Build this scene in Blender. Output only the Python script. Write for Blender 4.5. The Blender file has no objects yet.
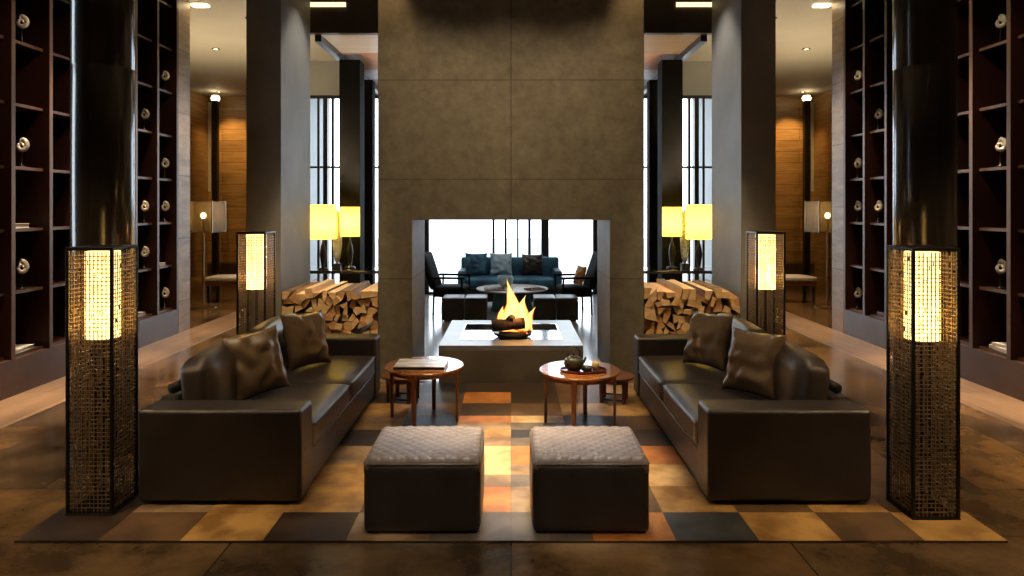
import bpy, bmesh, math, random
from mathutils import Vector, Matrix, noise
random.seed(7)
sc = bpy.context.scene
COL = sc.collection
PI = math.pi

# ------------------------------------------------------------------ materials
def new_mat(name):
    m = bpy.data.materials.new(name); m.use_nodes = True
    nt = m.node_tree; b = nt.nodes['Principled BSDF']
    return m, nt, b

def mat(name, c1, c2=None, rough=.5, metal=0., scale=4., detail=6., bump=0., bscale=60., spec=.5,
        stretch=(1, 1, 1), rvar=0., coat=0., contrast=(.35, .65)):
    m, nt, b = new_mat(name); N = nt.nodes; L = nt.links
    b.inputs['Base Color'].default_value = (*c1, 1); b.inputs['Roughness'].default_value = rough
    b.inputs['Metallic'].default_value = metal; b.inputs['Specular IOR Level'].default_value = spec
    b.inputs['Coat Weight'].default_value = coat; b.inputs['Coat Roughness'].default_value = .08
    tc = N.new('ShaderNodeTexCoord'); mp = N.new('ShaderNodeMapping'); mp.inputs['Scale'].default_value = stretch
    L.new(tc.outputs['Object'], mp.inputs['Vector'])
    if c2 is not None:
        n = N.new('ShaderNodeTexNoise'); n.inputs['Scale'].default_value = scale; n.inputs['Detail'].default_value = detail
        r = N.new('ShaderNodeValToRGB'); e = r.color_ramp.elements
        e[0].position, e[1].position = contrast; e[0].color = (*c1, 1); e[1].color = (*c2, 1)
        L.new(mp.outputs[0], n.inputs['Vector']); L.new(n.outputs[0], r.inputs[0]); L.new(r.outputs[0], b.inputs['Base Color'])
        if rvar:
            mr = N.new('ShaderNodeMapRange'); mr.inputs[3].default_value = max(0.02, rough - rvar); mr.inputs[4].default_value = rough + rvar
            L.new(n.outputs[0], mr.inputs[0]); L.new(mr.outputs[0], b.inputs['Roughness'])
    if bump:
        n2 = N.new('ShaderNodeTexNoise'); n2.inputs['Scale'].default_value = bscale; n2.inputs['Detail'].default_value = 4
        bp = N.new('ShaderNodeBump'); bp.inputs['Strength'].default_value = bump; bp.inputs['Distance'].default_value = .01
        L.new(mp.outputs[0], n2.inputs['Vector']); L.new(n2.outputs[0], bp.inputs['Height']); L.new(bp.outputs[0], b.inputs['Normal'])
    return m

def brick_mat(name, c1, c2, cm, bw, rh, mortar=.004, rough=.4, rot=(0, 0, 0), offset=.5, bump=.2, spec=.5, grain=(3, 3, 3), gamt=.5, rvar=.0):
    """blocks / planks / tiles laid out on a surface, in metres; rot turns the wall plane into the texture's XY"""
    m, nt, b = new_mat(name); N = nt.nodes; L = nt.links
    tc = N.new('ShaderNodeTexCoord'); mp = N.new('ShaderNodeMapping'); mp.inputs['Rotation'].default_value = rot
    L.new(tc.outputs['Object'], mp.inputs['Vector'])
    br = N.new('ShaderNodeTexBrick'); br.offset = offset; br.inputs['Scale'].default_value = 1
    br.inputs['Brick Width'].default_value = bw; br.inputs['Row Height'].default_value = rh
    br.inputs['Mortar Size'].default_value = mortar; br.inputs['Mortar Smooth'].default_value = .1
    br.inputs['Color1'].default_value = (*c1, 1); br.inputs['Color2'].default_value = (*c2, 1); br.inputs['Mortar'].default_value = (*cm, 1)
    L.new(mp.outputs[0], br.inputs['Vector'])
    mp2 = N.new('ShaderNodeMapping'); mp2.inputs['Scale'].default_value = grain; L.new(tc.outputs['Object'], mp2.inputs['Vector'])
    n = N.new('ShaderNodeTexNoise'); n.inputs['Scale'].default_value = 1; n.inputs['Detail'].default_value = 8; n.inputs['Roughness'].default_value = .65
    L.new(mp2.outputs[0], n.inputs['Vector'])
    mr = N.new('ShaderNodeMapRange'); mr.inputs[1].default_value = .3; mr.inputs[2].default_value = .7
    mr.inputs[3].default_value = 1 - gamt; mr.inputs[4].default_value = 1 + gamt * .8
    L.new(n.outputs[0], mr.inputs[0])
    mx = N.new('ShaderNodeVectorMath'); mx.operation = 'SCALE'
    L.new(br.outputs['Color'], mx.inputs[0]); L.new(mr.outputs[0], mx.inputs['Scale']); L.new(mx.outputs[0], b.inputs['Base Color'])
    b.inputs['Roughness'].default_value = rough; b.inputs['Specular IOR Level'].default_value = spec
    if rvar:
        m2 = N.new('ShaderNodeMapRange'); m2.inputs[3].default_value = max(.03, rough - rvar); m2.inputs[4].default_value = rough + rvar
        L.new(n.outputs[0], m2.inputs[0]); L.new(m2.outputs[0], b.inputs['Roughness'])
    ad = N.new('ShaderNodeMath'); ad.operation = 'MULTIPLY_ADD'; ad.inputs[1].default_value = .25
    iv = N.new('ShaderNodeMath'); iv.operation = 'SUBTRACT'; iv.inputs[0].default_value = 1; L.new(br.outputs['Fac'], iv.inputs[1])
    L.new(n.outputs[0], ad.inputs[0]); L.new(iv.outputs[0], ad.inputs[2])
    bp = N.new('ShaderNodeBump'); bp.inputs['Strength'].default_value = bump; bp.inputs['Distance'].default_value = .004
    L.new(ad.outputs[0], bp.inputs['Height']); L.new(bp.outputs[0], b.inputs['Normal'])
    return m

def emit(name, c, s):
    m, nt, b = new_mat(name)
    b.inputs['Base Color'].default_value = (*c, 1)
    b.inputs['Emission Color'].default_value = (*c, 1); b.inputs['Emission Strength'].default_value = s
    return m

def shade_mat(name, col, es, trans=.8):
    m, nt, b = new_mat(name); N = nt.nodes; L = nt.links
    N.remove(b); out = N['Material Output']
    t = N.new('ShaderNodeBsdfTranslucent'); t.inputs[0].default_value = (*col, 1)
    d = N.new('ShaderNodeBsdfDiffuse'); d.inputs[0].default_value = (*col, 1)
    mx = N.new('ShaderNodeMixShader'); mx.inputs[0].default_value = trans
    e = N.new('ShaderNodeEmission'); e.inputs[0].default_value = (*col, 1); e.inputs[1].default_value = es
    a = N.new('ShaderNodeAddShader')
    L.new(d.outputs[0], mx.inputs[1]); L.new(t.outputs[0], mx.inputs[2]); L.new(mx.outputs[0], a.inputs[0]); L.new(e.outputs[0], a.inputs[1])
    L.new(a.outputs[0], out.inputs[0])
    return m

def pane_mat(name, tint=(.97, .99, 1), refl=.5):
    m, nt, b = new_mat(name); N = nt.nodes; L = nt.links
    N.remove(b); out = N['Material Output']
    t = N.new('ShaderNodeBsdfTransparent'); t.inputs[0].default_value = (*tint, 1)
    g = N.new('ShaderNodeBsdfGlossy'); g.inputs['Roughness'].default_value = .02
    f = N.new('ShaderNodeFresnel'); f.inputs[0].default_value = 1.45
    mx = N.new('ShaderNodeMixShader'); L.new(f.outputs[0], mx.inputs[0]); L.new(t.outputs[0], mx.inputs[1]); L.new(g.outputs[0], mx.inputs[2])
    L.new(mx.outputs[0], out.inputs[0]); return m

def flame_mat():
    m, nt, b = new_mat('flame'); N = nt.nodes; L = nt.links
    N.remove(b); out = N['Material Output']
    lw = N.new('ShaderNodeLayerWeight'); lw.inputs[0].default_value = .45
    r = N.new('ShaderNodeValToRGB'); e = r.color_ramp.elements
    e[0].position = 0; e[0].color = (1, .62, .16, 1); e[1].position = .75; e[1].color = (1, .16, .01, 1)
    tc = N.new('ShaderNodeTexCoord'); n = N.new('ShaderNodeTexNoise'); n.inputs['Scale'].default_value = 14; n.inputs['Detail'].default_value = 4
    L.new(tc.outputs['Object'], n.inputs['Vector'])
    ma = N.new('ShaderNodeMath'); ma.operation = 'ADD'; L.new(lw.outputs['Facing'], ma.inputs[0])
    mm = N.new('ShaderNodeMath'); mm.operation = 'MULTIPLY_ADD'; mm.inputs[1].default_value = 1.3; mm.inputs[2].default_value = -.62
    L.new(n.outputs[0], mm.inputs[0]); L.new(mm.outputs[0], ma.inputs[1]); L.new(ma.outputs[0], r.inputs[0])
    em = N.new('ShaderNodeEmission'); em.inputs[1].default_value = 2.6; L.new(r.outputs[0], em.inputs[0])
    t = N.new('ShaderNodeBsdfTransparent'); mx = N.new('ShaderNodeMixShader')
    r2 = N.new('ShaderNodeMapRange'); r2.inputs[1].default_value = .35; r2.inputs[2].default_value = 1.0
    L.new(ma.outputs[0], r2.inputs[0]); L.new(r2.outputs[0], mx.inputs[0]); L.new(em.outputs[0], mx.inputs[1]); L.new(t.outputs[0], mx.inputs[2])
    L.new(mx.outputs[0], out.inputs[0]); return m

M = {}
M['plaster'] = mat('taupe_stone', (.125, .105, .075), (.185, .158, .115), rough=.62, scale=2.2, detail=12, bump=.35, bscale=24, spec=.3)
M['wallstone'] = brick_mat('taupe_stone_panels', (.138, .120, .084), (.150, .131, .092), (.075, .066, .048), 1.4, 1.045, .006, rough=.6, rot=(PI/2, 0, 0), offset=0, bump=.5, spec=.3, grain=(9, 9, 9), gamt=.26)
M['concrete'] = mat('grey_concrete', (.19, .18, .16), (.25, .24, .22), rough=.55, scale=1.8, detail=10, bump=.2, bscale=30, spec=.35)
M['pit_top'] = mat('pale_honed_stone', (.17, .17, .17), (.22, .22, .22), rough=.32, scale=5, bump=.05)
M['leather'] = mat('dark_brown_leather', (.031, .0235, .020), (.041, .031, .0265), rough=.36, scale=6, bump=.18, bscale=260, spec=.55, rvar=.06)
M['leather_seat'] = mat('brown_leather_cushion', (.048, .036, .029), (.060, .045, .036), rough=.30, scale=5, bump=.2, bscale=240, spec=.6, rvar=.015)
M['leather_pillow'] = mat('bronze_leather', (.15, .10, .055), (.21, .145, .085), rough=.22, scale=5, bump=.2, bscale=160, spec=.6, rvar=.05)
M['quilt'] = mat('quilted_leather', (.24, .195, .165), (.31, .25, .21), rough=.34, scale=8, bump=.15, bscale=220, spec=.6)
M['stitch'] = mat('tan_piping', (.16, .11, .065), rough=.45)
M['black'] = mat('black_wood', (.012, .011, .012), (.02, .018, .017), rough=.3, scale=3, spec=.5)
M['matteblack'] = mat('matte_black_wood', (.008, .0075, .008), (.012, .011, .011), rough=.75, scale=3, spec=.1)
M['blackmetal'] = mat('blackened_steel', (.022, .019, .017), (.035, .03, .026), rough=.35, metal=.6, scale=10)
M['bronze'] = mat('dark_bronze_lattice', (.17, .115, .065), (.24, .165, .095), rough=.42, metal=.35, scale=20)
M['col'] = mat('polished_black_column', (.022, .019, .015), (.032, .028, .022), rough=.21, scale=2, spec=.8, coat=.5)
M['shelfwood'] = mat('oxblood_wood', (.024, .0075, .005), (.038, .012, .008), rough=.42, scale=3, stretch=(1, 1, .2), spec=.4)
M['shelfedge'] = mat('walnut_edging', (.10, .055, .034), (.14, .08, .05), rough=.4, scale=3, stretch=(1, 1, .2), spec=.4)
M['plinth'] = mat('brown_stone_plinth', (.075, .042, .026), (.10, .058, .037), rough=.38, scale=3, spec=.4)
M['cherry'] = mat('cherry_wood_top', (.36, .13, .035), (.42, .16, .05), rough=.22, scale=2, stretch=(5, .8, 1), spec=.7, coat=1.)
M['cherryleg'] = mat('dark_cherry_wood', (.13, .045, .018), (.18, .065, .025), rough=.35, scale=3, stretch=(4, 4, .6))
M['silver'] = mat('silvered_ceramic', (.42, .40, .36), (.7, .67, .6), rough=.28, scale=12, spec=.7, metal=.4)
M['paper'] = mat('white_paper', (.72, .70, .66), (.8, .78, .74), rough=.6, scale=9)
M['book_print'] = mat('grey_printed_cover', (.86, .85, .82), (.5, .5, .5), rough=.3, scale=5, contrast=(.42, .6), stretch=(1, 2.2, 1))
M['iron'] = mat('cast_iron', (.022, .024, .018), (.06, .055, .03), rough=.32, scale=14, bump=.5, bscale=70, metal=.3)
M['tray'] = mat('red_lacquer', (.10, .018, .012), (.14, .025, .016), rough=.2, coat=.5)
M['teal'] = mat('blue_velvet', (.015, .06, .12), (.05, .18, .28), rough=.6, scale=5)
M['palefab'] = mat('pale_blue_fabric', (.3, .45, .55), (.45, .6, .68), rough=.7, scale=6)
M['orangefab'] = mat('amber_fabric', (.5, .26, .06), (.6, .33, .1), rough=.6, scale=6)
M['lacquer'] = mat('black_lacquer', (.012, .012, .013), (.016, .016, .018), rough=.08, spec=.8, coat=1.)
M['white'] = mat('white_top', (.62, .58, .52), (.7, .66, .6), rough=.3, scale=3)
M['bark'] = mat('bark', (.075, .042, .022), (.16, .095, .05), rough=.8, scale=14, stretch=(1, .25, 1), bump=.6, bscale=30)
M['ceil'] = mat('ceiling_paint', (.40, .38, .33), (.44, .42, .37), rough=.7, scale=1)
M['fascia'] = mat('dark_stained_beam', (.035, .022, .014), (.05, .032, .02), rough=.4, scale=2)
M['ctan'] = mat('tan_ceiling_board', (.30, .20, .12), (.36, .25, .15), rough=.5, scale=2, stretch=(.4, 6, 1))
M['corange'] = mat('orange_ceiling_board', (.42, .19, .08), (.5, .24, .1), rough=.5, scale=2, stretch=(.4, 6, 1))
M['cpale'] = mat('pale_ceiling_board', (.52, .46, .46), (.6, .54, .54), rough=.4, scale=2, stretch=(.4, 6, 1))
M['greywall'] = mat('grey_bulkhead', (.30, .32, .33), (.35, .37, .38), rough=.6, scale=1)
M['paintdark'] = mat('brown_wall_paint', (.10, .075, .05), (.13, .10, .07), rough=.6, scale=1)
M['char'] = mat('charred_wood', (.02, .012, .008), (.16, .085, .05), rough=.85, scale=9, bump=.8, bscale=22, contrast=(.4, .7))
M['steel'] = mat('brushed_steel', (.62, .63, .65), rough=.14, metal=1.)
M['brass'] = mat('brass', (.35, .23, .09), rough=.3, metal=.8)
M['frame'] = mat('dark_window_frame', (.015, .018, .022), rough=.35)
M['glass'] = pane_mat('window_glass')
M['terrace'] = mat('pale_paving', (.6, .6, .6), (.66, .66, .66), rough=.7, scale=1)
M['wood_wall'] = brick_mat('horizontal_wood_planks', (.24, .135, .05), (.34, .20, .08), (.06, .035, .015), 2.6, .30, .006, rough=.42, rot=(PI/2, 0, 0), grain=(1.2, 1.2, 14), gamt=.45)
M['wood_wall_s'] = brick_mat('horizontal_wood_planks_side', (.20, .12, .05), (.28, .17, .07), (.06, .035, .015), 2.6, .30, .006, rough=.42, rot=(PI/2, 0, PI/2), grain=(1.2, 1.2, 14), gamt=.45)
M['travertine'] = brick_mat('travertine_blocks', (.33, .23, .14), (.44, .32, .20), (.09, .07, .05), .9, .31, .005, rough=.45, rot=(PI/2, 0, PI/2), grain=(2, 2, 9), gamt=.35)
M['floor'] = brick_mat('brown_slate_floor', (.23, .125, .042), (.10, .066, .036), (.05, .032, .018), 1.5, .62, .005, rough=.19, grain=(1.6, 1.6, 1.6), gamt=.85, rvar=.10, bump=.25, spec=.6)
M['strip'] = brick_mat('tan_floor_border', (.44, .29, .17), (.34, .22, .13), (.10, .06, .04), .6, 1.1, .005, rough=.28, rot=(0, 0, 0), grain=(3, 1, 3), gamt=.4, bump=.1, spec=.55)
M['palefloor'] = mat('pale_polished_stone', (.42, .42, .42), (.55, .55, .55), rough=.16, scale=1.3, spec=.7)
M['lens'] = emit('warm_lamp_lens', (1, .78, .45), 8)
M['strip_light'] = emit('warm_strip_light', (1, .72, .36), 1.6)
M['shade_w'] = shade_mat('glowing_paper_shade', (1, .72, .30), 1.25)
M['shade_y'] = shade_mat('yellow_fabric_shade', (1, .74, .10), .8)
M['shade_b'] = mat('sheer_brass_mesh', (.30, .22, .10), rough=.6); M['shade_b'].node_tree.nodes['Principled BSDF'].inputs['Alpha'].default_value = .55
M['bulb'] = emit('bulb', (1, .7, .25), 25)
M['flame'] = flame_mat()
M['ember'] = emit('ember', (1, .22, .03), 3.0)
M['amber_glass'] = mat('amber_candle_glass', (.75, .55, .25), rough=.15, spec=.7)

# ------------------------------------------------------------------ helpers
def link(name, bm, mats, parent=None, loc=None, smooth=False, bevel=0, seg=2, kind=None, rot=None):
    me = bpy.data.meshes.new(name); bm.normal_update(); bm.to_mesh(me); bm.free()
    if not isinstance(mats, (list, tuple)): mats = [mats]
    for m in mats: me.materials.append(m)
    if smooth:
        for p in me.polygons: p.use_smooth = True
    o = bpy.data.objects.new(name, me); COL.objects.link(o)
    if parent: o.parent = parent
    if loc: o.location = loc
    if rot: o.rotation_euler = rot
    if bevel:
        b = o.modifiers.new('bevel', 'BEVEL'); b.width = bevel; b.segments = seg; b.limit_method = 'ANGLE'; b.angle_limit = math.radians(40)
        for p in me.polygons: p.use_smooth = True
        w = o.modifiers.new('wn', 'WEIGHTED_NORMAL')
    if kind: o['kind'] = kind
    return o

def tag(o, label, cat, group=None, kind=None):
    o['label'] = label; o['category'] = cat
    if group: o['group'] = group
    if kind: o['kind'] = kind
    return o

def thing(name, loc, label, cat, group=None, rz=0):
    o = bpy.data.objects.new(name, None); COL.objects.link(o); o.location = loc; o.rotation_euler = (0, 0, rz)
    o.empty_display_size = .1
    return tag(o, label, cat, group)

def copy_tree(o, parent=None):
    c = o.copy(); COL.objects.link(c); c.parent = parent
    for ch in list(o.children): copy_tree(ch, c)
    return c

def box(bm, x0, x1, y0, y1, z0, z1, mi=0):
    vs = [bm.verts.new(p) for p in ((x0,y0,z0),(x1,y0,z0),(x1,y1,z0),(x0,y1,z0),(x0,y0,z1),(x1,y0,z1),(x1,y1,z1),(x0,y1,z1))]
    for f in ((3,2,1,0),(4,5,6,7),(0,1,5,4),(1,2,6,5),(2,3,7,6),(3,0,4,7)):
        fc = bm.faces.new([vs[i] for i in f]); fc.material_index = mi
    return vs

def BX(*boxes):
    bm = bmesh.new()
    for b in boxes: box(bm, *b)
    return bm

def lathe(prof, n=24, sx=1, sy=1, bm=None, off=(0, 0, 0)):
    bm = bm or bmesh.new(); rings = []
    for r, z in prof:
        if r < 1e-5: rings.append([bm.verts.new((off[0], off[1], z + off[2]))])
        else: rings.append([bm.verts.new((off[0] + r*sx*math.cos(2*PI*i/n), off[1] + r*sy*math.sin(2*PI*i/n), z + off[2])) for i in range(n)])
    for a, b in zip(rings, rings[1:]):
        for i in range(n):
            j = (i+1) % n
            if len(a) == 1 and len(b) == 1: continue
            if len(a) == 1: bm.faces.new((a[0], b[j], b[i]))
            elif len(b) == 1: bm.faces.new((a[i], a[j], b[0]))
            else: bm.faces.new((a[i], a[j], b[j], b[i]))
    bmesh.ops.recalc_face_normals(bm, faces=bm.faces)
    return bm

def tube(pts, r, n=8, bm=None, rend=None):
    bm = bm or bmesh.new(); pts = [Vector(p) for p in pts]; rings = []
    k = len(pts)
    for i, p in enumerate(pts):
        d = (pts[min(i+1, k-1)] - pts[max(i-1, 0)]).normalized()
        u = d.orthogonal().normalized(); 
        ref = Vector((0, 0, 1)) if abs(d.z) < .9 else Vector((1, 0, 0))
        u = d.cross(ref).normalized(); v = d.cross(u)
        rr = r if rend is None else r + (rend - r) * i / (k - 1)
        rings.append([bm.verts.new(p + rr*(math.cos(2*PI*j/n)*u + math.sin(2*PI*j/n)*v)) for j in range(n)])
    for a, b in zip(rings, rings[1:]):
        for i in range(n): bm.faces.new((a[i], a[(i+1) % n], b[(i+1) % n], b[i]))
    bm.faces.new(rings[0][::-1]); bm.faces.new(rings[-1])
    bmesh.ops.recalc_face_normals(bm, faces=bm.faces)
    return bm

def puff(w, d, h, crown=.02, r=.04, n=14, wrinkle=0., seed=0):
    """soft cushion: a rounded box whose faces swell by `crown`; base at z=0, centred in x and y"""
    bm = bmesh.new(); bmesh.ops.create_cube(bm, size=1)
    bmesh.ops.subdivide_edges(bm, edges=bm.edges, cuts=n, use_grid_fill=True)
    for v in bm.verts:
        u = v.co * 2; p = Vector((u.x*w/2, u.y*d/2, u.z*h/2))
        q = Vector((max(-(w/2-r), min(w/2-r, p.x)), max(-(d/2-r), min(d/2-r, p.y)), max(-(h/2-r), min(h/2-r, p.z))))
        dd = p - q
        if dd.length > 1e-6: p = q + dd.normalized() * min(r, max(abs(dd.x), abs(dd.y), abs(dd.z)))
        sw = lambda a, b: max(0, (1 - a*a)) ** .6 * max(0, (1 - b*b)) ** .6
        if abs(u.z) > .999: p.z += math.copysign(crown*sw(u.x, u.y), u.z)
        if abs(u.x) > .999: p.x += math.copysign(crown*.6*sw(u.y, u.z), u.x)
        if abs(u.y) > .999: p.y += math.copysign(crown*.6*sw(u.x, u.z), u.y)
        if wrinkle: p += Vector((0, 0, 1)) * wrinkle * noise.noise(Vector((p.x*7+seed, p.y*7, p.z*5)))
        p.z += h/2; v.co = p
    return bm

def pillow(s, t, seed=0, n=22):
    """throw pillow standing in the XZ plane, thickness along Y, base at z=0"""
    bm = bmesh.new(); g = {}
    for side in (1, -1):
        for i in range(n+1):
            for j in range(n+1):
                u = -1 + 2*i/n; v = -1 + 2*j/n
                if side == -1 and (i in (0, n) or j in (0, n)): g[side, i, j] = g[1, i, j]; continue
                ex = 1 - .09*(1 - v*v)**1.0; ez = 1 - .09*(1 - u*u)
                th = t/2 * (max(0, 1-u*u)**.45) * (max(0, 1-v*v)**.45)
                w = noise.noise(Vector((u*2.6+seed, v*2.6, side*3))) * .034 * (1 - (u*v)**2)
                w += .010 * math.sin(9*(u*v) + seed) * (abs(u*v))
                g[side, i, j] = bm.verts.new((u*s/2*ex, side*(th + (w if th > 0 else 0)), s/2 + v*s/2*ez))
    for side in (1, -1):
        for i in range(n):
            for j in range(n):
                q = [g[side, i, j], g[side, i+1, j], g[side, i+1, j+1], g[side, i, j+1]]
                if side == 1: q = q[::-1]
                try: bm.faces.new(q)
                except ValueError: pass
    bmesh.ops.recalc_face_normals(bm, faces=bm.faces)
    return bm

# ------------------------------------------------------------------ the room
link('floor', BX((-8.3, 8.3, -3.2, 18.6, -.12, 0)), M['floor'], kind='structure')
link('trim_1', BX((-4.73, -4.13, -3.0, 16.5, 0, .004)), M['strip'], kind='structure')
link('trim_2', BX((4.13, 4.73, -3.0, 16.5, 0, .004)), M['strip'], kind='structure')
link('trim_3', BX((-1.04, 1.04, 7.0, 8.2, 0, .005), (-2.8, 2.8, 8.2, 14.0, 0, .005)), M['palefloor'], kind='structure')
link('ceiling', BX((-8.3, 8.3, -3.2, 18.6, 4.8, 4.95)), M['ceil'], kind='structure')
# lowered soffit behind the fireplace with board bands, dark fascia in front
bm = BX((-2.9, 2.9, 8.36, 8.46, 3.94, 4.8, 0))
link('trim_4', bm, M['fascia'], kind='structure')
bm = bmesh.new(); yb = [8.46, 9.45, 10.6, 11.4, 12.6, 14]
for i in range(5):
    box(bm, -2.4, 0, yb[i], yb[i+1], 3.94, 4.02, [1, 2, 1, 2, 1][i])
    box(bm, 0, 2.4, yb[i], yb[i+1], 3.94, 4.02, [0, 2, 1, 0, 1][i])
link('ceiling_soffit', bm, [M['ctan'], M['cpale'], M['corange']], kind='structure')
link('trim_5', BX((-2.44, -2.36, 8.46, 13.95, 3.86, 4.05)), M['frame'], kind='structure')
link('trim_6', BX((2.36, 2.44, 8.46, 13.95, 3.86, 4.05)), M['frame'], kind='structure')
# side walls: shelves stand against them; a tall daylight slot on the left beside the camera
link('wall_left', BX((-5.3, -5.16, -3.2, 4.62, 0, 4.8), (-5.3, -5.16, 5.3, 10.02, 0, 4.8), (-5.16, -4.75, 5.3, 5.9, 0, 4.8)), M['paintdark'], kind='structure')
link('wall_right', BX((5.16, 5.3, -3.2, 10.02, 0, 4.8)), M['paintdark'], kind='structure')
link('wall_front', BX((-5.16, -3.6, -3.2, -3.05, 0, 4.8), (3.6, 5.16, -3.2, -3.05, 0, 4.8), (-3.6, 3.6, -3.2, -3.05, 0, 4.8)), M['paintdark'], kind='structure')
link('wall_left_end', BX((-5.16, -4.73, 9.68, 10.02, 0, 4.8)), M['travertine'], kind='structure')
link('wall_right_end', BX((4.73, 5.16, 9.68, 10.02, 0, 4.8)), M['travertine'], kind='structure')
link('wall_left_return', BX((-8.3, -5.3, 9.9, 10.02, 0, 4.8)), M['wood_wall'], kind='structure')
link('wall_right_return', BX((5.3, 8.3, 9.9, 10.02, 0, 4.8)), M['wood_wall'], kind='structure')
link('wall_far_left', BX((-8.2, -5.3, 18.4, 18.5, 0, 4.8)), M['wood_wall'], kind='structure')
link('wall_far_right', BX((5.3, 8.2, 18.4, 18.5, 0, 4.8)), M['wood_wall'], kind='structure')
link('wall_left_aisle', BX((-8.3, -8.2, 10.02, 18.5, 0, 4.8)), M['wood_wall_s'], kind='structure')
link('wall_right_aisle', BX((8.2, 8.3, 10.02, 18.5, 0, 4.8)), M['wood_wall_s'], kind='structure')
link('wall_back', BX((-5.2, 5.2, 14.0, 14.15, 4.1, 4.8), (-5.3, -4.9, 14.0, 18.4, 0, 4.8), (4.9, 5.3, 14.0, 18.4, 0, 4.8)), M['greywall'], kind='structure')
for s, n in ((-1, 'left'), (1, 'right')):
    x0, x1 = sorted((s*8.2, s*5.3))
    link('baseboard_far_'+n, BX((x0, x1, 18.36, 18.4, 0, .28)), M['fascia'], kind='structure')

# window walls
def window(name, x0, x1, mull, zt=4.1, y=14.0):
    f = link(name, BX((x0, x0+.06, y, y+.1, 0, zt), (x1-.06, x1, y, y+.1, 0, zt), (x0+.06, x1-.06, y, y+.1, zt-.06, zt), (x0+.06, x1-.06, y, y+.1, 0, .05)), M['frame'], kind='structure')
    for xx, w in mull:
        link('mullion', BX((xx-w/2, xx+w/2, y-.02, y+.08, .05, zt-.06)), M['frame'], f)
    link('transom', BX((x0+.06, x1-.06, y+.01, y+.07, 2.6, 2.64)), M['frame'], f)
    link('pane', BX((x0+.06, x1-.06, y+.09, y+.1, .05, zt-.06)), M['glass'], f)
    return f
ml = [(-4.75, .06), (-4.45, .05), (-3.96, .05), (-3.82, .09), (-3.67, .05), (-3.38, .07), (-3.2, .07), (-2.86, .1), (-2.6, .06)]
window('window_1', -4.9, -1.75, ml + [(-2.3, .08)])
window('window_2', -1.75, 1.75, [(-.36, .05), (-.11, .05), (.14, .04), (.38, .06), (.70, .16)])
window('window_3', 1.75, 4.9, [(-x, w) for x, w in ml] + [(2.3, .08)])
f = link('window_4', BX((-5.24, -5.2, 4.62, 5.3, 0, .06), (-5.24, -5.2, 4.62, 5.3, 4.74, 4.8), (-5.24, -5.2, 4.94, 4.97, .06, 4.74)), M['frame'], kind='structure')
link('pane', BX((-5.225, -5.215, 4.62, 5.3, .06, 4.74)), M['glass'], f)
link('ground_outside', BX((-14, 14, 18.7, 40, -.2, -.05), (-4.85, 4.85, 14.2, 18.7, -.2, -.05)), M['terrace'], kind='structure')

# ------------------------------------------------------------------ fireplace block, pillars, columns
bm = bmesh.new()
def prism_ring(bm, outer, y0, y1):
    a = [bm.verts.new((x, y0, z)) for x, z in outer]; b = [bm.verts.new((x, y1, z)) for x, z in outer]
    n = len(outer); bm.faces.new(a); bm.faces.new(b[::-1])
    for i in range(n): bm.faces.new((a[i], b[i], b[(i+1) % n], a[(i+1) % n]))
    bmesh.ops.recalc_face_normals(bm, faces=bm.faces)
prism_ring(bm, [(-1.40, 0), (-1.04, 0), (-1.04, 1.663), (1.04, 1.663), (1.04, 0), (1.40, 0), (1.40, 4.8), (-1.40, 4.8)], 7.15, 8.2)
fw = link('fireplace_surround', bm, M['wallstone'], bevel=.006, seg=1)
tag(fw, 'tall taupe stone fireplace block with a wide see-through opening over the fire pit', 'fireplace')
for s, side in ((-1, 'left'), (1, 'right')):
    x0, x1 = sorted((s*2.42, s*2.785))
    o = link('square_pillar', BX((x0, x1, 7.15, 8.2, 0, 4.8)), M['concrete'], bevel=.005, seg=1)
    tag(o, f'square grey stone pillar at the outer end of the {side} firewood stack', 'pillar', 'square pillars flanking the fireplace')
for s, x, side in ((-1, -3.0, 'left'), (1, 3.04, 'right')):
    t = thing('round_column', (x, 5.0, 0), f'glossy black round column behind the tall lattice lantern at the {side}', 'column', 'black round columns')
    link('shaft', lathe([(.0, 0), (.205, 0), (.205, 2.81), (.203, 2.814), (.203, 2.82), (.205, 2.824), (.205, 4.8), (0, 4.8)], 64), M['col'], t, smooth=True).data.polygons
    link('base_ring', lathe([(.206, 0), (.222, 0), (.222, .06), (.206, .07)], 48), M['blackmetal'], t)
    for y, wd, nm, xo in ((9.5, .29, 'nearer', 2.4), (11.0, .21, 'farther', 2.45)):
        x0, x1 = sorted((s*xo, s*(xo-wd)))
        o = link('square_post', BX((x0, x1, y, y+wd, 0, 3.86)), M['matteblack'], bevel=.004, seg=1)
        tag(o, f'slim black post behind the {side} firewood stack, the {nm} of two in line', 'post', 'black posts in the dining room')
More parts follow.
